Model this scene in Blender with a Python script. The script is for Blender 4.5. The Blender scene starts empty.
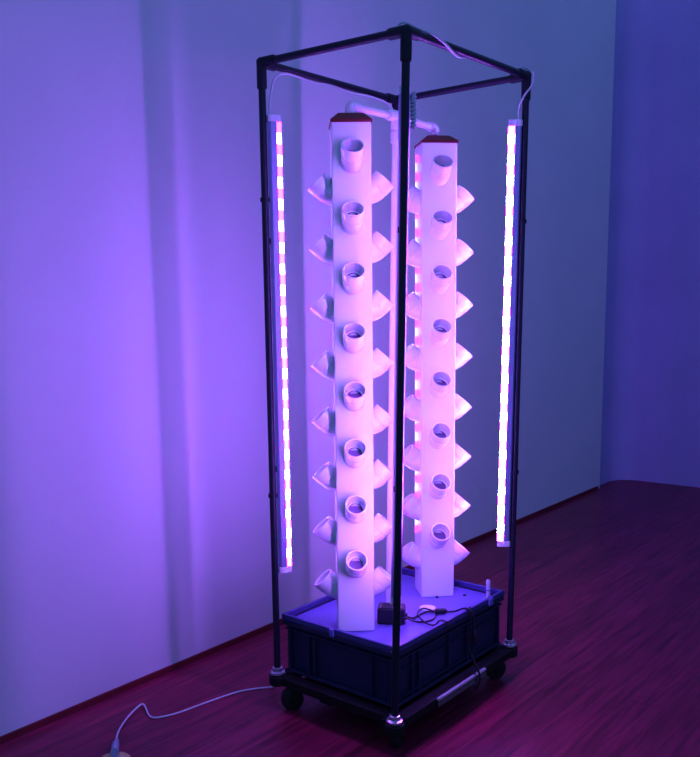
import bpy, bmesh, math, random
from mathutils import Vector, Matrix
random.seed(4)
PI = math.pi
K = 0.12                       # height of the post feet above the floor
scn = bpy.context.scene
C = scn.collection
S2 = math.sqrt(0.5)

# ------------------------------------------------------------------ materials
def mat(name, col, rough=0.5, metal=0.0, spec=0.5, noise=0.0, nscale=30.0, bump=0.0, bscale=200.0, stretch=None, coat=0.0):
    m = bpy.data.materials.new(name); m.use_nodes = True
    nt = m.node_tree; N = nt.nodes; L = nt.links
    b = N['Principled BSDF']
    b.inputs['Roughness'].default_value = rough
    b.inputs['Metallic'].default_value = metal
    b.inputs['Specular IOR Level'].default_value = spec
    b.inputs['Coat Weight'].default_value = coat
    tc = N.new('ShaderNodeTexCoord'); mp = N.new('ShaderNodeMapping')
    L.new(tc.outputs['Object'], mp.inputs['Vector'])
    if stretch: mp.inputs['Scale'].default_value = stretch
    nz = N.new('ShaderNodeTexNoise'); nz.inputs['Scale'].default_value = nscale; nz.inputs['Detail'].default_value = 4
    L.new(mp.outputs[0], nz.inputs['Vector'])
    rp = N.new('ShaderNodeValToRGB')
    a = 1 - noise; c2 = 1 + noise
    rp.color_ramp.elements[0].position = 0.3; rp.color_ramp.elements[1].position = 0.7
    rp.color_ramp.elements[0].color = (col[0]*a, col[1]*a, col[2]*a, 1)
    rp.color_ramp.elements[1].color = (min(1, col[0]*c2), min(1, col[1]*c2), min(1, col[2]*c2), 1)
    L.new(nz.outputs['Fac'], rp.inputs['Fac']); L.new(rp.outputs[0], b.inputs['Base Color'])
    if bump > 0:
        n2 = N.new('ShaderNodeTexNoise'); n2.inputs['Scale'].default_value = bscale
        L.new(mp.outputs[0], n2.inputs['Vector'])
        bp = N.new('ShaderNodeBump'); bp.inputs['Strength'].default_value = bump; bp.inputs['Distance'].default_value = 0.002
        L.new(n2.outputs['Fac'], bp.inputs['Height']); L.new(bp.outputs[0], b.inputs['Normal'])
    return m

M = {}
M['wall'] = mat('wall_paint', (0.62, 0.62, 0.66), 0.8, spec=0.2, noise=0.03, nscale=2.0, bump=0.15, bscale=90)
M['wall_violet_light'] = mat('recess_violet_light', (0.42, 0.36, 0.62), 0.8, spec=0.2, noise=0.05, nscale=2.0, bump=0.15, bscale=90)  # same wall; its darker violet light is put into the colour
M['white_pvc'] = mat('white_pvc', (0.63, 0.66, 0.72), 0.22, spec=0.5, noise=0.01)
M['tower_pvc'] = mat('tower_white_plastic', (0.60, 0.67, 0.66), 0.16, spec=0.5, noise=0.01)
M['hole_shade'] = mat('tower_inside_shade', (0.16, 0.12, 0.22), 0.6, noise=0.05)  # shade of the hollow tower painted as a dark plug in each cup
M['red'] = mat('red_plastic', (0.12, 0.003, 0.012), 0.4, noise=0.05)
M['black_pipe'] = mat('black_pipe', (0.016, 0.017, 0.034), 0.42, spec=0.35, noise=0.1)
M['fitting'] = mat('black_fitting', (0.014, 0.015, 0.028), 0.5, spec=0.35, noise=0.1, bump=0.1)
M['alu'] = mat('aluminium_housing', (0.34, 0.32, 0.60), 0.38, metal=0.55, noise=0.03)
M['cap'] = mat('translucent_end_cap', (0.7, 0.66, 0.8), 0.35, noise=0.03)
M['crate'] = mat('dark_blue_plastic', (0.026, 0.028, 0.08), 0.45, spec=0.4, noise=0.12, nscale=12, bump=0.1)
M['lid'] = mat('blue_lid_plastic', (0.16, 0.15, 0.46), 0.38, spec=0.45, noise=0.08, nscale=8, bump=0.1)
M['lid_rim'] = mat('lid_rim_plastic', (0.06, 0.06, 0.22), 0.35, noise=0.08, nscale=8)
M['dolly'] = mat('black_dolly_plastic', (0.010, 0.010, 0.013), 0.6, spec=0.3, noise=0.15, bump=0.15)
M['rubber'] = mat('caster_rubber', (0.012, 0.012, 0.014), 0.65, noise=0.1)
M['steel'] = mat('zinc_steel', (0.55, 0.55, 0.62), 0.35, metal=0.9, noise=0.06)
M['plate_dim'] = mat('dull_metal_plate', (0.16, 0.12, 0.15), 0.5, metal=0.3, noise=0.08)
M['plate'] = mat('grey_metal_plate', (0.5, 0.5, 0.56), 0.4, metal=0.4, noise=0.06)
M['black_box'] = mat('black_adapter_plastic', (0.012, 0.012, 0.02), 0.4, noise=0.1)
M['black_wire'] = mat('black_cable_rubber', (0.010, 0.010, 0.016), 0.5, noise=0.1)
M['white_wire'] = mat('white_cable', (0.60, 0.60, 0.68), 0.45, noise=0.03)
M['clear'] = mat('frosted_tube', (0.45, 0.47, 0.62), 0.25, noise=0.05)
M['disc'] = mat('white_disc', (0.75, 0.72, 0.78), 0.5, noise=0.04)
M['lightwood'] = mat('light_wood', (0.62, 0.42, 0.22), 0.5, noise=0.12, nscale=20, stretch=(1, 8, 1))
M['grey_plug'] = mat('grey_plug_plastic', (0.32, 0.34, 0.46), 0.4, noise=0.05)
M['skirt'] = mat('red_brown_skirting', (0.16, 0.016, 0.028), 0.4, noise=0.2, nscale=10, stretch=(1, 6, 6))
M['bluetag'] = mat('pale_coil_plastic', (0.45, 0.55, 0.62), 0.4, noise=0.1)

def floor_material():
    m = bpy.data.materials.new('red_brown_laminate'); m.use_nodes = True
    nt = m.node_tree; N = nt.nodes; L = nt.links; b = N['Principled BSDF']
    tc = N.new('ShaderNodeTexCoord')
    br = N.new('ShaderNodeTexBrick')
    br.inputs['Scale'].default_value = 1.0
    br.inputs['Brick Width'].default_value = 1.2; br.inputs['Row Height'].default_value = 0.125
    br.inputs['Mortar Size'].default_value = 0.0012; br.inputs['Mortar Smooth'].default_value = 0.3
    br.inputs['Color1'].default_value = (0.30, 0.027, 0.088, 1)
    br.inputs['Color2'].default_value = (0.21, 0.017, 0.062, 1)
    br.inputs['Mortar'].default_value = (0.06, 0.012, 0.015, 1)
    br.offset = 0.37
    L.new(tc.outputs['Object'], br.inputs['Vector'])
    mp = N.new('ShaderNodeMapping'); mp.inputs['Scale'].default_value = (1.6, 22, 1)
    L.new(tc.outputs['Object'], mp.inputs['Vector'])
    nz = N.new('ShaderNodeTexNoise'); nz.inputs['Scale'].default_value = 2.2; nz.inputs['Detail'].default_value = 6
    nz.inputs['Roughness'].default_value = 0.6; nz.inputs['Distortion'].default_value = 0.4
    L.new(mp.outputs[0], nz.inputs['Vector'])
    rp = N.new('ShaderNodeValToRGB'); rp.color_ramp.elements[0].position = 0.3; rp.color_ramp.elements[1].position = 0.72
    rp.color_ramp.elements[0].color = (0.5, 0.42, 0.42, 1); rp.color_ramp.elements[1].color = (1.35, 1.2, 1.2, 1)
    L.new(nz.outputs['Fac'], rp.inputs['Fac'])
    mx = N.new('ShaderNodeMix'); mx.data_type = 'RGBA'; mx.blend_type = 'MULTIPLY'; mx.inputs[0].default_value = 1
    L.new(br.outputs['Color'], mx.inputs[6]); L.new(rp.outputs[0], mx.inputs[7])
    L.new(mx.outputs[2], b.inputs['Base Color'])
    b.inputs['Roughness'].default_value = 0.36
    b.inputs['Specular IOR Level'].default_value = 0.42
    bp = N.new('ShaderNodeBump'); bp.inputs['Strength'].default_value = 0.12; bp.inputs['Distance'].default_value = 0.002
    L.new(nz.outputs['Fac'], bp.inputs['Height']); L.new(bp.outputs[0], b.inputs['Normal'])
    return m
M['floor'] = floor_material()

LED = 1.0
def led_material(k=1.0):
    """LED strip: runs of bluish white and pink light with single diodes along the tube."""
    m = bpy.data.materials.new('led_strip_light'); m.use_nodes = True
    nt = m.node_tree; N = nt.nodes; L = nt.links
    N.remove(N['Principled BSDF']); out = N['Material Output']
    tc = N.new('ShaderNodeTexCoord'); sx = N.new('ShaderNodeSeparateXYZ'); L.new(tc.outputs['Object'], sx.inputs[0])
    def math_(op, a, b=None):
        n = N.new('ShaderNodeMath'); n.operation = op
        if hasattr(a, 'links'): L.new(a, n.inputs[0])
        else: n.inputs[0].default_value = a
        if b is not None:
            if hasattr(b, 'links'): L.new(b, n.inputs[1])
            else: n.inputs[1].default_value = b
        return n.outputs[0]
    z = sx.outputs[2]
    band = math_('FRACT', math_('DIVIDE', z, 0.064))
    pink = math_('LESS_THAN', math_('ABSOLUTE', math_('SUBTRACT', band, 0.5)), 0.26)
    dot = math_('FRACT', math_('DIVIDE', z, 0.0155))
    dotm = math_('LESS_THAN', dot, 0.55)
    pd = math_('MULTIPLY', pink, dotm)
    mx = N.new('ShaderNodeMix'); mx.data_type = 'RGBA'
    mx.inputs[6].default_value = LED_W; mx.inputs[7].default_value = LED_P
    L.new(pink, mx.inputs[0])
    em = N.new('ShaderNodeEmission'); L.new(math_('MULTIPLY', math_('SUBTRACT', 1.30, math_('MULTIPLY', z, 0.45)), LED_S*k), em.inputs['Strength'])
    L.new(mx.outputs[2], em.inputs['Color']); L.new(em.outputs[0], out.inputs['Surface'])
    return m
LED_W = (0.155, 0.165, 0.64, 1); LED_P = (0.32, 0.0050, 0.52, 1); LED_S = 125.0
M['led'] = led_material(); LEDS = {'A': led_material(0.76), 'B': led_material(1.22), 'C': led_material(1.7), 'D': led_material(0.42)}

# ------------------------------------------------------------------ mesh helpers
def obj(name, bm, m, parent=None, smooth=True, bevel=0.0, loc=None):
    me = bpy.data.meshes.new(name)
    bmesh.ops.recalc_face_normals(bm, faces=bm.faces[:])
    bm.to_mesh(me); bm.free()
    for mm in (m if isinstance(m, (list, tuple)) else [m]): me.materials.append(mm)
    o = bpy.data.objects.new(name, me); C.objects.link(o)
    if parent: o.parent = parent
    if loc is not None: o.location = loc
    if smooth:
        for p in me.polygons: p.use_smooth = True
        try: me.set_sharp_from_angle(angle=math.radians(35))
        except Exception: pass
    if bevel:
        b = o.modifiers.new('bevel', 'BEVEL'); b.width = bevel; b.segments = 2; b.limit_method = 'ANGLE'; b.angle_limit = 0.6
    return o

def thing(name, label, cat, loc=(0, 0, 0), rz=0.0, group=None):
    o = bpy.data.objects.new(name, None); C.objects.link(o)
    o.empty_display_size = 0.05
    o.location = loc; o.rotation_euler = (0, 0, rz)
    tag(o, label, cat, group); return o
def tag(o, label, cat, group=None):
    o['label'] = label; o['category'] = cat
    if group: o['group'] = group
def struct(name, bm, m, label=None, smooth=False):
    o = obj(name, bm, m, smooth=smooth); o['kind'] = 'structure'
    if label: o['label'] = label
    return o

def box(bm, c, s, rz=0.0, mi=0, taper=1.0):
    vs = []
    for dz in (-.5, .5):
        t = taper if dz < 0 else 1.0
        for dx, dy in ((-.5, -.5), (.5, -.5), (.5, .5), (-.5, .5)):
            x, y = dx*s[0]*t, dy*s[1]*t
            vs.append(bm.verts.new((c[0]+x*math.cos(rz)-y*math.sin(rz), c[1]+x*math.sin(rz)+y*math.cos(rz), c[2]+dz*s[2])))
    for f in ((0, 3, 2, 1), (4, 5, 6, 7), (0, 1, 5, 4), (1, 2, 6, 5), (2, 3, 7, 6), (3, 0, 4, 7)):
        fc = bm.faces.new([vs[i] for i in f]); fc.material_index = mi

def basis(d):
    d = Vector(d).normalized()
    up = Vector((0, 0, 1)) if abs(d.z) < 0.95 else Vector((1, 0, 0))
    a = d.cross(up).normalized(); b = a.cross(d).normalized()
    return a, b, d

def tube(bm, pts, r, n=16, caps=True, mi=0, open_end=False):
    """sweep a circle along points; r is one radius or one per point"""
    pts = [Vector(p) for p in pts]
    rs = r if isinstance(r, (list, tuple)) else [r]*len(pts)
    rings = []; prev = None
    for i, p in enumerate(pts):
        if i == 0: d = pts[1]-pts[0]
        elif i == len(pts)-1: d = pts[-1]-pts[-2]
        else:
            d = (pts[i+1]-p).normalized()+(p-pts[i-1]).normalized()
            if d.length < 1e-6: d = pts[i+1]-p
        d = d.normalized()
        if prev is None: a, b, _ = basis(d)
        else:
            a = prev - d*prev.dot(d)
            a = a.normalized() if a.length > 1e-6 else basis(d)[0]
            b = a.cross(d).normalized()
        prev = a
        rings.append([bm.verts.new(p+a*rs[i]*math.cos(2*PI*k/n)+b*rs[i]*math.sin(2*PI*k/n)) for k in range(n)])
    for i in range(len(rings)-1):
        for k in range(n):
            f = bm.faces.new((rings[i][k], rings[i][(k+1) % n], rings[i+1][(k+1) % n], rings[i+1][k])); f.material_index = mi
    if caps:
        f = bm.faces.new(rings[0][::-1]); f.material_index = mi
        if not open_end:
            f = bm.faces.new(rings[-1]); f.material_index = mi
    return rings

def smooth_path(pts, n=8):
    """Catmull-Rom through points"""
    P = [Vector(p) for p in pts]; P = [2*P[0]-P[1]]+P+[2*P[-1]-P[-2]]
    out = []
    for i in range(1, len(P)-2):
        for k in range(n):
            t = k/n; a, b, c, d = P[i-1], P[i], P[i+1], P[i+2]
            out.append(0.5*((2*b)+(c-a)*t+(2*a-5*b+4*c-d)*t*t+(3*b-a-3*c+d)*t**3))
    out.append(P[-2]); return out

def lathe(bm, prof, n=24, c=(0, 0, 0), mi=0, close=True):
    rings = []
    for r, z in prof:
        rings.append([bm.verts.new((c[0]+r*math.cos(2*PI*k/n), c[1]+r*math.sin(2*PI*k/n), c[2]+z)) for k in range(n)])
    for i in range(len(rings)-1):
        for k in range(n):
            f = bm.faces.new((rings[i][k], rings[i][(k+1) % n], rings[i+1][(k+1) % n], rings[i+1][k])); f.material_index = mi
    if close:
        bm.faces.new(rings[0][::-1]); bm.faces.new(rings[-1])

# ------------------------------------------------------------------ room
WY = 1.0
bm = bmesh.new(); box(bm, (1.0, -1.0, -0.03), (9.0, 7.0, 0.06)); struct('floor', bm, M['floor'])
H = 3.3
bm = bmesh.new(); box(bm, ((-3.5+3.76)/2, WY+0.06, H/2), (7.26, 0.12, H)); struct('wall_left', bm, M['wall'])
# recess at the far end of the wall, turning into the end wall with a rounded inner corner
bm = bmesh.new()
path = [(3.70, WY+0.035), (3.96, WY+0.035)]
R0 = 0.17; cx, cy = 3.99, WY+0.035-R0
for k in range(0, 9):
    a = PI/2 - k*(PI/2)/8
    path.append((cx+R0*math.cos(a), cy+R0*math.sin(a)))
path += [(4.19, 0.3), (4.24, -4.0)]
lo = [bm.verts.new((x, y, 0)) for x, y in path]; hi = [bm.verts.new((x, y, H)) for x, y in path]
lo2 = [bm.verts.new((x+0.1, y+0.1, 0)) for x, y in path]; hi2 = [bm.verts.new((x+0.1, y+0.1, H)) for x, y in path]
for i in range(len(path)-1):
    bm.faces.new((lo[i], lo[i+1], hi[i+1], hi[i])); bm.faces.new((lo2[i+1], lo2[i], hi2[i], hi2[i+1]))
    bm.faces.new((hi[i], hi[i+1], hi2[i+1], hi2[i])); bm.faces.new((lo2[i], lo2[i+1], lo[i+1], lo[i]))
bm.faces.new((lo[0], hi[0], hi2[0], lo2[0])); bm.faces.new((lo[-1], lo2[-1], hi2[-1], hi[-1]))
struct('wall_right', bm, M['wall_violet_light'], smooth=True)
bm = bmesh.new(); box(bm, ((-3.5+3.72)/2, WY-0.004, 0.011), (7.22, 0.008, 0.022)); struct('baseboard_left', bm, M['skirt'])

# ------------------------------------------------------------------ dolly
dolly = thing('wheeled_dolly', 'low black plastic dolly on casters under the dark crate', 'dolly', (0.33, 0.245, 0))
ox, oy = 0.33, 0.245
X0, X1, Y0, Y1 = -0.018, 0.675, -0.010, 0.505
def L_(x, y, z): return (x-ox, y-oy, z)
bm = bmesh.new()
zt = K-0.004
for y in (Y0+0.012, Y1-0.03): box(bm, L_((X0+X1)/2, y+0.008, zt-0.016), (X1-X0-0.05, 0.045, 0.030))
for x in (X0+0.025, X1-0.03): box(bm, L_(x, (Y0+Y1)/2, zt-0.016), (0.045, Y1-Y0-0.05, 0.030))
box(bm, L_((X0+X1)/2, (Y0+Y1)/2, zt-0.016), (0.06, Y1-Y0-0.05, 0.026))
box(bm, L_((X0+X1)/2, (Y0+Y1)/2, zt-0.016), (X1-X0-0.05, 0.06, 0.026))
obj('deck_frame', bm, M['dolly'], dolly, bevel=0.004)
bm = bmesh.new(); box(bm, L_((X0+X1)/2, (Y0+Y1)/2, 0.066), (X1-X0-0.13, Y1-Y0-0.11, 0.040))
for q in (-1, 1): box(bm, L_((X0+X1)/2, (Y0+Y1)/2+q*0.10, 0.038), (X1-X0-0.16, 0.05, 0.020))
obj('under_shade_mass', bm, M['dolly'], dolly, bevel=0.004)  # added dark blocks that stand in for the shade below the dolly
corners = {'A': (-0.004, 0.492), 'B': (-0.037, -0.004), 'C': (0.663, 0.009), 'D': (0.668, 0.498)}
for k, (x, y) in corners.items():
    bm = bmesh.new(); lathe(bm, [(0.026, -0.034), (0.030, -0.030), (0.030, -0.002), (0.027, 0)], 20, L_(x, y, zt))
    sx = 1 if x < 0.3 else -1; sy = 1 if y < 0.2 else -1
    box(bm, L_(x+sx*0.028, y+sy*0.028, zt-0.017), (0.05, 0.05, 0.030))
    obj('corner_pad', bm, M['dolly'], dolly, bevel=0.003)
def caster(x, y, rz):
    bm = bmesh.new(); lathe(bm, [(0.026, 0.0), (0.026, -0.008), (0.018, -0.014)], 18, L_(x, y, 0.088))
    for s in (-1, 1):
        vs = []
        c, sn = math.cos(rz), math.sin(rz)
        for t in (-0.0025, 0.0025):
            for (u, w) in ((-0.018, 0.078), (0.022, 0.078), (0.034, 0.030), (0.018, 0.024)):
                px, py = u, s*0.019+t
                vs.append(bm.verts.new(L_(x+px*c-py*sn, y+px*sn+py*c, w)))
        for f in ((0, 1, 2, 3), (7, 6, 5, 4), (0, 4, 5, 1), (1, 5, 6, 2), (2, 6, 7, 3), (3, 7, 4, 0)): bm.faces.new([vs[i] for i in f])
    cs = obj('caster', bm, M['dolly'], dolly)
    bm = bmesh.new()
    c, sn = math.cos(rz), math.sin(rz)
    cx, cy = x+0.022*c, y+0.022*sn
    ax = Vector((-sn, c, 0))
    p = Vector(L_(cx, cy, 0.0368))
    tube(bm, [p-ax*0.0155, p-ax*0.012, p+ax*0.012, p+ax*0.0155], [0.030, 0.0365, 0.0365, 0.030], 24)
    tube(bm, [p-ax*0.020, p+ax*0.020], 0.008, 12)
    obj('wheel', bm, M['rubber'], cs)
caster(0.012, 0.030, 0.4); caster(0.034, 0.436, 2.4); caster(0.61, 0.055, -0.5); caster(0.61, 0.43, 2.8)
# pale metal handle plates let into the dolly's sides
def plate(x0, y0, x1, y1, w, name='handle_plate'):
    bm = bmesh.new()
    cx, cy = (x0+x1)/2, (y0+y1)/2; ln = math.hypot(x1-x0, y1-y0); a = math.atan2(y1-y0, x1-x0)
    box(bm, L_(cx, cy-0.002, K-0.008), (ln, 0.010, 0.008), a); box(bm, L_(cx, cy-0.004 if w else cy, K-0.024), (ln, 0.004, 0.016), a, mi=1)
    o = obj(name, bm, [M['plate'], M['plate_dim']], dolly, bevel=0.001); o['label'] = 'pale grey metal strip'; return o
plate(0.170, -0.014, 0.388, -0.014, True)
plate(0.398, -0.014, 0.455, -0.014, True)
bm = bmesh.new(); box(bm, L_(-0.008, 0.278, K-0.028), (0.006, 0.072, 0.014)); obj('handle_plate', bm, M['plate_dim'], dolly, bevel=0.001)

# ------------------------------------------------------------------ crate
CX0, CX1, CY0, CY1 = 0.014, 0.656, 0.026, 0.488
ccx, ccy = (CX0+CX1)/2, (CY0+CY1)/2; CW, CD = CX1-CX0, CY1-CY0
crate = thing('storage_crate', 'dark blue plastic crate holding the water under both white towers', 'crate', (ccx, ccy, K))
bm = bmesh.new()
box(bm, (0, 0, 0.0868), (CW-0.035, CD-0.035, 0.168), taper=0.975)
obj('body', bm, M['crate'], crate, bevel=0.003)
bm = bmesh.new()
for z, h, e in ((0.1715, 0.014, 0.006), (0.150, 0.005, 0.016), (0.008, 0.010, 0.022)):
    for s in (-1, 1):
        box(bm, (0, s*(CD/2-e/2-0.004), z), (CW-e, 0.012, h)); box(bm, (s*(CW/2-e/2-0.004), 0, z), (0.012, CD-e, h))
obj('rim', bm, M['crate'], crate, bevel=0.0015)
def rib(x, y, sx, sy):
    bm = bmesh.new(); box(bm, (x, y, 0.081), (sx, sy, 0.145)); obj('rib', bm, M['crate'], crate, bevel=0.0015)
for s in (-1, 1):
    for x in (-CW/2+0.022, -CW/2+0.10, -CW/2+0.135, -0.018+0.0, CW/2-0.225, CW/2-0.19, CW/2-0.022):
        rib(x, s*(CD/2-0.015), 0.009, 0.012)
    for y in (-CD/2+0.024, -CD/2+0.105, CD/2-0.105, CD/2-0.13, CD/2-0.024):
        rib(s*(CW/2-0.015), y, 0.012, 0.009)
# side handle recess frames
for y in (-1, 1):
    bm = bmesh.new()
    for dz in (0.112, 0.028): box(bm, (0.0, y*(CD/2-0.014), dz), (CW-0.10, 0.008, 0.003))
    obj('panel_line', bm, M['crate'], crate)
LZ = 0.186
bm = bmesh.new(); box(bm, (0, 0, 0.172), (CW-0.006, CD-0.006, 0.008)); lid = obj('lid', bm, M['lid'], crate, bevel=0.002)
lid['label'] = 'blue lid with a raised rim, lit violet'
bm = bmesh.new()
for s in (-1, 1):
    box(bm, (s*(CW/2-0.006), 0, 0.190), (0.011, CD, 0.018))
    box(bm, (0, s*(CD/2-0.006), 0.190), (CW-0.0225, 0.011, 0.018))
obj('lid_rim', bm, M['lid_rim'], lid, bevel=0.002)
bm = bmesh.new(); box(bm, (-CW/2+0.003, 0.016, 0.186), (0.016, 0.016, 0.024)); o = obj('latch', bm, M['lid'], lid, bevel=0.002)
bm = bmesh.new(); box(bm, (0.222, -CD/2+0.003, 0.186), (0.024, 0.016, 0.024)); obj('latch', bm, M['lid'], lid, bevel=0.002)
for (x, y) in ((0.17, -0.05), (0.29, 0.02), (0.245, -0.115)):
    bm = bmesh.new(); lathe(bm, [(0.006, 0), (0.006, 0.003), (0.003, 0.005)], 12, (x, y, 0.176)); obj('screw', bm, M['black_box'], lid)
ZL = K+0.176+0.0005                 # lid surface

# ------------------------------------------------------------------ pipe frame
Z0, Z1 = K, K+1.90
foot = {'A': Vector((-0.005, 0.493, Z0)), 'B': Vector((-0.037, -0.004, Z0)), 'C': Vector((0.664, 0.009, Z0)), 'D': Vector((0.670, 0.500, Z0))}
top = {'A': Vector((-0.002, 0.500, Z1)), 'B': Vector((-0.016, -0.032, Z1-0.016)), 'C': Vector((0.676, -0.008, Z1)), 'D': Vector((0.671, 0.498, Z1))}
fo = Vector((0.33, 0.245, K))
frame = thing('pipe_frame', 'tall open frame of thin black pipes around both towers', 'frame', fo)
def at(k, z): t = (z-Z0)/(Z1-Z0); return foot[k].lerp(top[k], t)
PR = 0.0108
for k in 'ABCD':
    bm = bmesh.new(); tube(bm, [foot[k]-fo, top[k]-fo], PR, 20); obj('post', bm, M['black_pipe'], frame)
for a, b in ('AB', 'BC', 'CD', 'DA'):
    bm = bmesh.new(); tube(bm, [top[a]-fo, top[b]-fo], PR, 20); obj('top_bar', bm, M['black_pipe'], frame)
nb = {'A': 'BD', 'B': 'AC', 'C': 'BD', 'D': 'AC'}
for k in 'ABCD':
    bm = bmesh.new(); T = top[k]-fo
    for n_ in nb[k]:
        d = (top[n_]-top[k]).normalized()
        tube(bm, [T-d*0.004, T+d*0.052, T+d*0.056], [0.0150, 0.0150, 0.0135], 20)
    d = (foot[k]-top[k]).normalized()
    tube(bm, [T-d*0.010, T-d*0.006, T+d*0.070, T+d*0.074], [0.0110, 0.0150, 0.0150, 0.0135], 20)
    bmesh.ops.create_uvsphere(bm, u_segments=20, v_segments=12, radius=0.0155, matrix=Matrix.Translation(T))
    obj('corner_fitting', bm, M['fitting'], frame)
for k in 'ABCD':
    F_ = foot[k]-fo
    bm = bmesh.new(); lathe(bm, [(0.024, 0.0), (0.024, 0.006), (0.0165, 0.009), (0.0165, 0.020), (0.0125, 0.022)], 24, F_)
    fl = obj('foot_flange', bm, M['steel'], frame); fl['label'] = 'shiny round metal foot'
    for q in range(4):
        a = q*PI/2+PI/4
        bm = bmesh.new(); lathe(bm, [(0.003, 0.0), (0.003, 0.004), (0.0015, 0.0055)], 8, F_+Vector((0.0205*math.cos(a), 0.0205*math.sin(a), 0.0055)))
        obj('bolt', bm, M['steel'], fl)
for k, zs in {'A': (1.507, 0.595), 'C': (1.45, 0.62)}.items():
    for z in zs:
        p = at(k, K+z)-fo; bm = bmesh.new(); tube(bm, [p-Vector((0, 0, 0.006)), p+Vector((0, 0, 0.006))], 0.0145, 18); obj('clip', bm, M['fitting'], frame)

# ------------------------------------------------------------------ LED tubes
mid = Vector((0.335, 0.247, 0))
def led(k, z0, z1, label, turn=0.0, place=0.0):
    zc = K+(z0+z1)/2; p = at(k, zc)
    d = (mid-Vector((p.x, p.y, 0))).normalized(); ang = math.atan2(d.y, d.x)+turn
    d = Vector((math.cos(ang), math.sin(ang), 0))
    pa = ang-turn+place
    base = at(k, K+z0)+Vector((math.cos(pa), math.sin(pa), 0))*(PR+0.0155)
    hl = z1-z0
    t = thing('led_tube', label, 'light', base, ang, 'tall led grow tubes on the frame posts')
    # lean with its post
    ln = (at(k, K+z1)-at(k, K+z0)); ln.normalize()
    q = Vector((0, 0, 1)).rotation_difference(ln)
    t.rotation_mode = 'QUATERNION'
    t.rotation_quaternion = q @ Matrix.Rotation(ang, 3, 'Z').to_quaternion()
    e = 0.020
    # housing: flared aluminium channel, x is the facing direction
    prof = [(-0.0125, -0.008), (-0.0125, 0.008), (-0.006, 0.0135), (0.0115, 0.0135), (0.0125, 0.0115), (0.0125, -0.0115), (0.0115, -0.0135), (-0.006, -0.0135)]
    def ext(bm, pr, a, b):
        lo = [bm.verts.new((x, y, a)) for x, y in pr]; hi = [bm.verts.new((x, y, b)) for x, y in pr]
        n = len(pr)
        for i in range(n): bm.faces.new((lo[i], lo[(i+1) % n], hi[(i+1) % n], hi[i]))
        bm.faces.new(lo[::-1]); bm.faces.new(hi)
    bm = bmesh.new(); ext(bm, prof, e*0.5, hl-e*0.5); obj('housing', bm, M['alu'], t)
    dp = [(0.0127+0.0165*math.cos(a), 0.0110*math.sin(a)) for a in [(-PI/2+PI*i/10) for i in range(11)]]
    bm = bmesh.new(); ext(bm, dp, e, hl-e); obj('diffuser', bm, LEDS[k], t)
    for z in (0, hl-e):
        bm = bmesh.new()
        pc = [(-0.014, -0.010), (-0.014, 0.010), (-0.007, 0.0148), (0.011, 0.0148)]
        pc += [(0.012+0.0178*math.cos(a), 0.0125*math.sin(a)) for a in [(PI/2-PI*i/8) for i in range(9)]]
        pc += [(0.011, -0.0148), (-0.007, -0.0148)]
        ext(bm, pc, z, z+e); obj('end_cap', bm, M['cap'], t, bevel=0.002)
    for z in (0.24*hl, 0.74*hl):
        bm = bmesh.new(); box(bm, (-0.0155, 0, z), (0.0055, 0.014, 0.016)); obj('mounting_clip', bm, M['fitting'], t)
    return t
led('A', 0.341, 1.752, 'upright led tube on the leftmost post, glowing side facing right', math.radians(4))
led('B', 0.350, 1.758, 'upright led tube behind the nearest post, only its dark back seen', math.radians(-17), math.radians(5))
led('C', 0.362, 1.765, 'upright led tube on the rightmost post, glowing side facing left', math.radians(-5))
led('D', 0.318, 1.725, 'upright led tube on the rear post, its light glimpsed between the towers', math.radians(26))

# ------------------------------------------------------------------ grow towers
TW = 0.115
def nozzle_bm():
    """45 degree elbow cup; local +x points away from the tower face, z up, origin on the face"""
    bm = bmesh.new()
    path = [(-0.006, 0, 0.0)]
    ang = [20, 28, 36, 42, 45]
    x, z = 0.0, 0.0; path = [Vector((-0.004, 0, -0.0015)), Vector((0, 0, 0))]
    for a in ang:
        x += 0.0035*math.cos(math.radians(a)); z += 0.0035*math.sin(math.radians(a)); path.append(Vector((x, 0, z)))
    n1 = len(path)
    d = Vector((math.cos(PI/4), 0, math.sin(PI/4)))
    endp = Vector((0.0365, 0, 0.0330))
    startp = path[-1]
    for t in (0.02, 0.12, 0.5, 0.97, 1.0): path.append(startp.lerp(endp, t))
    rs = [0.0305]*n1 + [0.0295, 0.0312, 0.0316, 0.0316, 0.0308]
    rs[0] = 0.0315; rs[1] = 0.0312
    n = 32
    # rings with fixed lateral axis (y) so the elbow stays clean
    def ring(p, dirv, r):
        dirv = dirv.normalized(); a = Vector((0, 1, 0)); b = dirv.cross(a).normalized()
        return [bm.verts.new(p+a*r*math.cos(2*PI*k/n)+b*r*math.sin(2*PI*k/n)) for k in range(n)]
    rings = []
    for i, p in enumerate(path):
        if i < 2: dv = Vector((1, 0, 0.12))
        elif i < n1: dv = Vector((math.cos(math.radians(ang[i-2])), 0, math.sin(math.radians(ang[i-2]))))
        else: dv = d
        rings.append(ring(p, dv, rs[i]))
    ri = 0.0272
    rings.append(ring(endp, d, ri+0.001)); rings.append(ring(endp-d*0.001, d, ri)); rings.append(ring(startp+d*0.003, d, ri-0.001))
    for i in range(len(rings)-1):
        for k in range(n): bm.faces.new((rings[i][k], rings[i][(k+1) % n], rings[i+1][(k+1) % n], rings[i+1][k]))
    last = rings[-1]
    inner = ring(startp+d*0.003, d, 0.021)
    for k in range(n): bm.faces.new((last[k], last[(k+1) % n], inner[(k+1) % n], inner[k]))
    deep = ring(startp-d*0.004, d, 0.021)
    for k in range(n):
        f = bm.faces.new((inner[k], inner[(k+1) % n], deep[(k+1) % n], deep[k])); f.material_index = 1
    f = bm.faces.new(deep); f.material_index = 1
    return bm
NZ_MESH = None
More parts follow.
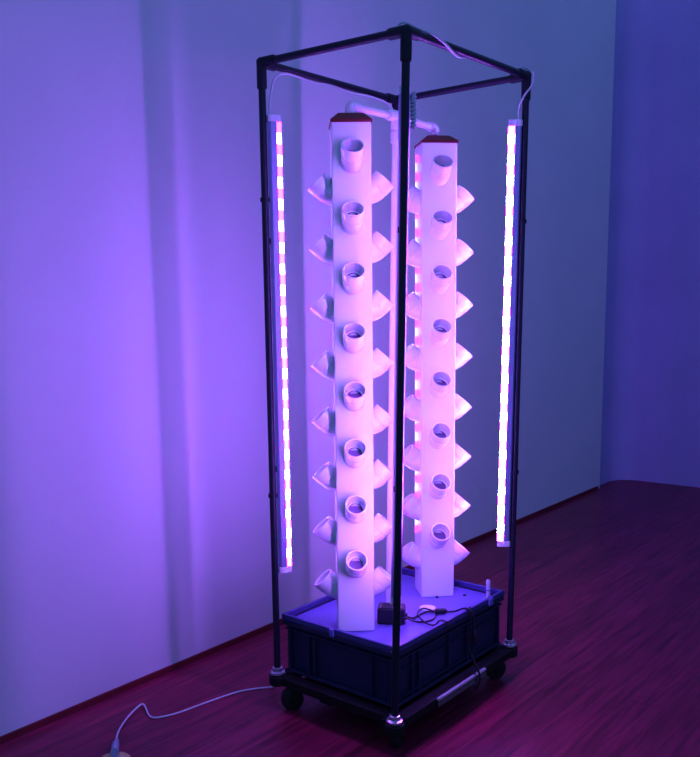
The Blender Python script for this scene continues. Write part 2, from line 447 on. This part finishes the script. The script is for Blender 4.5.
def nozzle(parent, side, z):
    global NZ_MESH
    ang = {'front': -3*PI/4, 'right': -PI/4, 'back': PI/4, 'left': 3*PI/4}[side]
    if NZ_MESH is None:
        o = obj('planting_cup', nozzle_bm(), [M['white_pvc'], M['hole_shade']], parent); NZ_MESH = o.data
    else:
        o = bpy.data.objects.new('planting_cup', NZ_MESH); C.objects.link(o); o.parent = parent
    o.location = (TW/2*math.cos(ang), TW/2*math.sin(ang), z); o.rotation_euler = (0, 0, ang); o.scale = (1.22, 1.06, 1.09)
def tower(x, y, label, rz, f0, s0, zt, ch):
    t = thing('grow_tower', label, 'planter', (x, y, ZL), rz, 'square white grow towers')
    hb = K+zt-ZL
    bm = bmesh.new(); box(bm, (0, 0, hb/2), (TW, TW, hb), PI/4); obj('column', bm, M['tower_pvc'], t, bevel=0.003)
    bm = bmesh.new()
    def sq(r, z): return [bm.verts.new((r*math.cos(a), r*math.sin(a), z)) for a in (0, PI/2, PI, 3*PI/2)]
    w = TW*S2
    lv = [sq(w+0.004, hb-0.006), sq(w+0.004, hb+0.002), sq(w*0.66, hb+ch), sq(w*0.60, hb+ch+0.002)]
    for i in range(3):
        for k in range(4): bm.faces.new((lv[i][k], lv[i][(k+1) % 4], lv[i+1][(k+1) % 4], lv[i+1][k]))
    bm.faces.new(lv[0][::-1]); bm.faces.new(lv[-1])
    cp = obj('cap', bm, M['red'], t, smooth=False); cp['label'] = 'dark red sloping cap'
    off = ZL-K
    for i in range(8):
        for s in ('front', 'back'): nozzle(t, s, f0-0.0333-i*0.1738-off)
        for s in ('right', 'left'): nozzle(t, s, s0-0.0333-i*0.1735-off+(0.005 if s == 'right' and x < 0.3 else 0.0))
    return t
T1 = (0.130, 0.273); T2 = (0.550, 0.250)
tower(T1[0], T1[1], 'white square grow tower standing nearer, left of the front post', math.radians(-2.5), 1.636, 1.549, 1.716, 0.022)
tower(T2[0], T2[1], 'white square grow tower standing farther back, right of the front post', math.radians(1.5), 1.637, 1.549, 1.707, 0.019)

# ------------------------------------------------------------------ irrigation pipe
pc = Vector((0.318, 0.252, ZL))
pipe = thing('irrigation_pipe', 'white water pipe rising between the towers and branching to both caps', 'pipe', pc)
ztop = K+1.762
RP = 0.0128
bot = Vector((0.300, 0.262, ZL)); tp = Vector((0.330, 0.250, ztop))
bm = bmesh.new(); tube(bm, [bot-pc, tp-pc], RP, 20); obj('riser', bm, M['white_pvc'], pipe)
e1 = Vector((T1[0]+0.002, T1[1], ztop+0.004)); e2 = Vector((T2[0]-0.008, T2[1], ztop-0.006))
for a in (e1, e2):
    bm = bmesh.new(); tube(bm, [tp-pc, a-pc], RP*0.92, 20); obj('branch', bm, M['white_pvc'], pipe)
    d = (tp-a).normalized(); dn = Vector((0, 0, -1))
    bm = bmesh.new()
    zc = K+1.738
    pts = [a+d*0.030, a+d*0.010, a+(d+dn*0.35)*0.004, a+dn*0.010, Vector((a.x, a.y, zc+0.004))]
    tube(bm, [p-pc for p in pts], 0.0160, 20); obj('elbow', bm, M['white_pvc'], pipe)
    bm = bmesh.new(); tube(bm, [Vector((a.x, a.y, zc-0.004))-pc, Vector((a.x, a.y, zc+0.010))-pc], 0.0125, 18); obj('stub', bm, M['white_pvc'], pipe)
bm = bmesh.new(); d = (e2-e1).normalized(); u = (tp-bot).normalized()
tube(bm, [tp-d*0.042-pc, tp-d*0.038-pc, tp+d*0.038-pc, tp+d*0.042-pc], [0.0150, 0.0175, 0.0175, 0.0150], 20)
tube(bm, [tp-pc, tp-u*0.038-pc, tp-u*0.042-pc], [0.0175, 0.0175, 0.0150], 20)
obj('tee', bm, M['white_pvc'], pipe)
bm = bmesh.new(); tube(bm, [tp-u*0.044-pc, tp-u*0.048-pc, tp-u*0.078-pc, tp-u*0.082-pc], [0.0145, 0.0185, 0.0185, 0.0145], 20); obj('coupling', bm, M['white_pvc'], pipe)
bm = bmesh.new(); lathe(bm, [(0.022, 0), (0.022, 0.004), (0.0165, 0.008), (0.0165, 0.022)], 20, bot-pc); obj('floor_collar', bm, M['white_pvc'], pipe)

# ------------------------------------------------------------------ things on the lid
pg = thing('water_gauge', 'small upright frosted tube at the lid corner nearest the right post', 'gauge', (0.600, 0.060, ZL))
bm = bmesh.new(); lathe(bm, [(0.0165, 0), (0.0165, 0.003), (0.010, 0.004)], 20); obj('base_ring', bm, M['clear'], pg)
bm = bmesh.new(); lathe(bm, [(0.0075, 0.003), (0.0075, 0.064), (0.006, 0.068), (0.003, 0.0685)], 18); obj('gauge_tube', bm, M['clear'], pg)
bm = bmesh.new(); lathe(bm, [(0.0082, 0.030), (0.0082, 0.033)], 18); obj('mark_ring', bm, M['lid_rim'], pg)

bm = bmesh.new(); lathe(bm, [(0.027, 0), (0.027, 0.0015), (0.024, 0.0025)], 32)
o = obj('hole_cover', bm, M['disc']); o.location = (0.398, 0.175, ZL); tag(o, 'flat white round cover on the lid before the farther tower', 'cover')

ad = thing('power_adapter', 'flat black box with cables, on the lid behind the front post', 'adapter', (0.222, 0.196, ZL), math.radians(-58))
bm = bmesh.new(); box(bm, (0, 0, 0.027), (0.088, 0.058, 0.050)); obj('box_body', bm, M['black_box'], ad, bevel=0.003)
bm = bmesh.new(); box(bm, (0, 0, 0.0535), (0.080, 0.051, 0.003)); obj('box_lid', bm, M['black_wire'], ad, bevel=0.001)
for i in (-1, 1):
    bm = bmesh.new(); tube(bm, [(0.042, i*0.014, 0.020), (0.051, i*0.014, 0.020)], 0.006, 12); obj('socket', bm, M['black_box'], ad)
for i in range(4):
    bm = bmesh.new(); lathe(bm, [(0.005, 0), (0.005, 0.0021), (0.004, 0.0021)], 10, (0.034*(1 if i % 2 else -1), 0.021*(1 if i > 1 else -1), 0)); obj('rubber_foot', bm, M['rubber'], ad)

def wire(name, pts, r, m, label, cat, group=None, n=8, seg=8, parent=None):
    c0 = Vector(pts[0]); bm = bmesh.new()
    tube(bm, [p-c0 for p in smooth_path(pts, seg)], r, n)
    o = obj(name, bm, m, parent); o.location = c0
    if not parent: tag(o, label, cat, group)
    return o
zl = ZL+0.0035
# pixel-measured cable runs on the lid
wire('power_cable', [(0.252, 0.170, zl+0.016), (0.275, 0.150, zl+0.004), (0.315, 0.155, zl), (0.350, 0.145, zl+0.004), (0.368, 0.118, zl+0.004)], 0.0032, M['black_wire'], 'black cable from the box to the inline connector, upper strand', 'cable')
wire('power_cable', [(0.240, 0.157, zl+0.014), (0.262, 0.120, zl+0.002), (0.300, 0.098, zl), (0.338, 0.104, zl), (0.372, 0.128, zl), (0.350, 0.160, zl+0.012), (0.300, 0.148, zl+0.010), (0.262, 0.092, zl+0.006), (0.268, 0.062, zl+0.003), (0.276, 0.048, zl+0.018), (0.280, 0.032, zl+0.0205), (0.284, 0.022, zl+0.015), (0.285, 0.016, zl-0.005)], 0.0030, M['black_wire'], 'black cable looping over the lid to its front edge', 'cable')
wire('power_cable', [(0.385, 0.098, zl+0.004), (0.410, 0.075, zl+0.004), (0.414, 0.050, zl+0.017), (0.414, 0.031, zl+0.0215), (0.414, 0.018, zl+0.010), (0.412, 0.014, K+0.120), (0.407, 0.012, K+0.06), (0.402, -0.020, K+0.010), (0.401, -0.028, K-0.03), (0.393, -0.018, K-0.055)],
     0.0034, M['black_wire'], 'black cable hanging down the crate side to the pale metal strip', 'cable')
cn = thing('cable_connector', 'small black inline connector among the cables on the lid', 'connector', (0.376, 0.108, ZL+0.0105), math.radians(-45))
bm = bmesh.new(); tube(bm, [(-0.020, 0, 0), (-0.016, 0, 0), (0.014, 0, 0), (0.020, 0, 0)], [0.006, 0.0095, 0.0095, 0.006], 14); obj('plug_shell', bm, M['black_box'], cn)
bm = bmesh.new(); tube(bm, [(0.004, 0, 0), (0.008, 0, 0)], 0.0102, 14); obj('locking_ring', bm, M['black_wire'], cn)
cb = thing('cable_connector', 'dangling barrel connector against the crate side below the rim', 'connector', (0.424, 0.006, K+0.105))
bm = bmesh.new(); tube(bm, [(0, 0, 0.024), (0, 0, 0.018), (0.002, 0, -0.014), (0.003, 0, -0.024)], [0.004, 0.007, 0.007, 0.004], 12); obj('plug_shell', bm, M['black_box'], cb)
bm = bmesh.new(); tube(bm, smooth_path([(0, 0, 0.022), (0.0, 0.002, 0.05), (-0.002, 0.006, 0.078), (-0.002, 0.022, 0.1015)], 5), 0.0026, 8); obj('lead', bm, M['black_wire'], cb)

# ------------------------------------------------------------------ wiring of the LED tubes
def pA(z): return at('A', z)
mA = (mid-Vector((foot['A'].x, foot['A'].y, 0))).normalized()
zt_ = Z1
wire('lamp_wire', [at('A', K+1.748)+mA*0.020, at('A', K+1.79)+mA*0.022, (0.024, 0.486, K+1.826), (0.031, 0.486, K+1.850), (0.050, 0.486, K+1.870), (0.089, 0.486, K+1.883), (0.156, 0.486, K+1.882), (0.207, 0.486, K+1.879), (0.299, 0.487, K+1.884), (0.40, 0.487, K+1.880), (0.50, 0.487, K+1.884), (0.594, 0.486, K+1.878), (0.629, 0.484, K+1.862)],
     0.0034, M['white_wire'], 'pale wire from the left tube along the rear left top bar', 'wire')
pts = []
a, b = top['B'], top['C']
for i in range(61):
    t = i/60; p = a.lerp(b, 0.03+0.93*t)
    turns = 2.6 if t < 0.45 else 2.6
    ph = 2*PI*min(t*1.7, 0.86)+0.9
    r = 0.0150
    pts.append(p+Vector((0, math.cos(ph)*r, math.sin(ph)*r)))
c0 = Vector(pts[0]); bm = bmesh.new(); tube(bm, [p-c0 for p in pts], 0.0038, 8); o = obj('lamp_wire', bm, M['white_wire']); o.location = c0
tag(o, 'pale wire wound around the front right top bar', 'wire')
mC = (mid-Vector((top['C'].x, top['C'].y, 0))).normalized()
wire('lamp_wire', [top['C']+Vector((-0.035, -0.006, 0.019)), top['C']+Vector((-0.005, -0.004, 0.021)), top['C']+Vector((0.004, -0.021, 0.004)), at('C', Z1-0.030)+Vector((0.000, -0.020, 0)), at('C', Z1-0.065)+Vector((-0.020, -0.004, 0)), at('C', K+1.80)+mC*0.022, at('C', K+1.758)+mC*0.022],
     0.0034, M['white_wire'], 'pale wire looping over the right corner down to the right tube', 'wire')
mB = (mid-Vector((top['B'].x, top['B'].y, 0))).normalized()
wire('lamp_wire', [top['B']+Vector((0.040, 0.002, 0.018)), top['B']+Vector((0.012, 0.006, 0.022)), top['B']+Vector((-0.004, 0.008, 0.021)), top['B']+Vector((-0.006, 0.020, 0.012)), top['B']+Vector((0.012, 0.020, -0.03)), at('B', K+1.80)+mB*0.022, at('B', K+1.752)+mB*0.022],
     0.0030, M['white_wire'], 'pale wire looping over the nearest top corner', 'wire')
# coil of pale spiral wrap on the near post
pts = []; 
base = at('B', K+1.66)+Vector((0.0205, -0.0135, 0))
for i in range(121):
    t = i/120; ph = 2*PI*t*9
    pts.append(base+Vector((0.0045*math.cos(ph), 0.0045*math.sin(ph), 0.090*t)))
c0 = Vector(pts[0]); bm = bmesh.new(); tube(bm, [p-c0 for p in pts], 0.0042, 7); o = obj('spiral_wrap', bm, M['bluetag']); o.location = c0
tag(o, 'pale blue spiral cable wrap beside the top of the nearest post', 'cable wrap')

# ------------------------------------------------------------------ white cable on the floor and its socket
g = 0.0042
mains = thing('mains_cable', 'white cable lying on the floor from the crate dolly to the lower left', 'cable', (0.0, 0.45, 0))
def G(x, y, z=g): return (x, y-0.45, z)
bm = bmesh.new()
h = 0.0034
tube(bm, smooth_path([G(0.035, 0.500, K-0.045), G(0.035, 0.530, K-0.072), G(0.060, 0.575, 0.030), G(0.085, 0.612, h), G(0.040, 0.648, h), G(-0.023, 0.680, h), G(-0.131, 0.702, h), G(-0.233, 0.718, h), G(-0.281, 0.735, h), G(-0.310, 0.755, h), G(-0.308, 0.785, h), G(-0.284, 0.832, 0.006), G(-0.281, 0.850, 0.010), G(-0.300, 0.848, 0.010), G(-0.358, 0.824, 0.006), G(-0.425, 0.778, 0.006), G(-0.470, 0.734, 0.008), G(-0.491, 0.702, 0.018)], 8), 0.0031, 8)
obj('cord', bm, M['white_wire'], mains)
bm = bmesh.new()
tube(bm, [G(-0.489, 0.703, 0.019), G(-0.495, 0.696, 0.022), G(-0.508, 0.681, 0.028), G(-0.516, 0.672, 0.031), G(-0.525, 0.661, 0.035), G(-0.560, 0.618, 0.040)], [0.0045, 0.0070, 0.0075, 0.0095, 0.0110, 0.0120], 16)
obj('plug', bm, M['grey_plug'], mains)
sk = thing('socket_block', 'round pale wooden block at the lower left edge holding the grey plug', 'socket', (-0.569, 0.607, 0), math.radians(50))
bm = bmesh.new(); lathe(bm, [(0.046, 0), (0.048, 0.003), (0.048, 0.020), (0.044, 0.025), (0.012, 0.026)], 36); obj('block', bm, M['lightwood'], sk)
bm = bmesh.new(); lathe(bm, [(0.020, 0.026), (0.019, 0.0275), (0.010, 0.028)], 24); obj('socket_ring', bm, M['grey_plug'], sk)

# ------------------------------------------------------------------ light from the room and camera
w = bpy.data.worlds.new('dim_room'); scn.world = w; w.use_nodes = True
bg = w.node_tree.nodes['Background']
bg.inputs['Color'].default_value = (0.20, 0.38, 1.0, 1); bg.inputs['Strength'].default_value = 0.56

cam_d = bpy.data.cameras.new('camera'); cam = bpy.data.objects.new('camera', cam_d); C.objects.link(cam)
yaw, pitch, roll = 0.6914, -0.1556, -0.0125
f = Vector((math.cos(pitch)*math.cos(yaw), math.cos(pitch)*math.sin(yaw), math.sin(pitch)))
r = Vector((math.sin(yaw), -math.cos(yaw), 0)); u = r.cross(f)
r2 = math.cos(roll)*r+math.sin(roll)*u; u2 = -math.sin(roll)*r+math.cos(roll)*u
m = Matrix((r2, u2, -f)).transposed().to_4x4(); m.translation = Vector((-1.9456, -1.3964, 1.2142+K))
cam.matrix_world = m
cam_d.sensor_fit = 'VERTICAL'; cam_d.sensor_height = 36; cam_d.sensor_width = 36
cam_d.lens = 871.1*36/757
cam_d.shift_x = (350-341.1775)/757; cam_d.shift_y = (433.7893-378.5)/757
cam_d.clip_start = 0.05
scn.camera = cam
scn.view_settings.view_transform = 'Standard'
scn.view_settings.look = 'Medium High Contrast'
scn.view_settings.exposure = 0.0
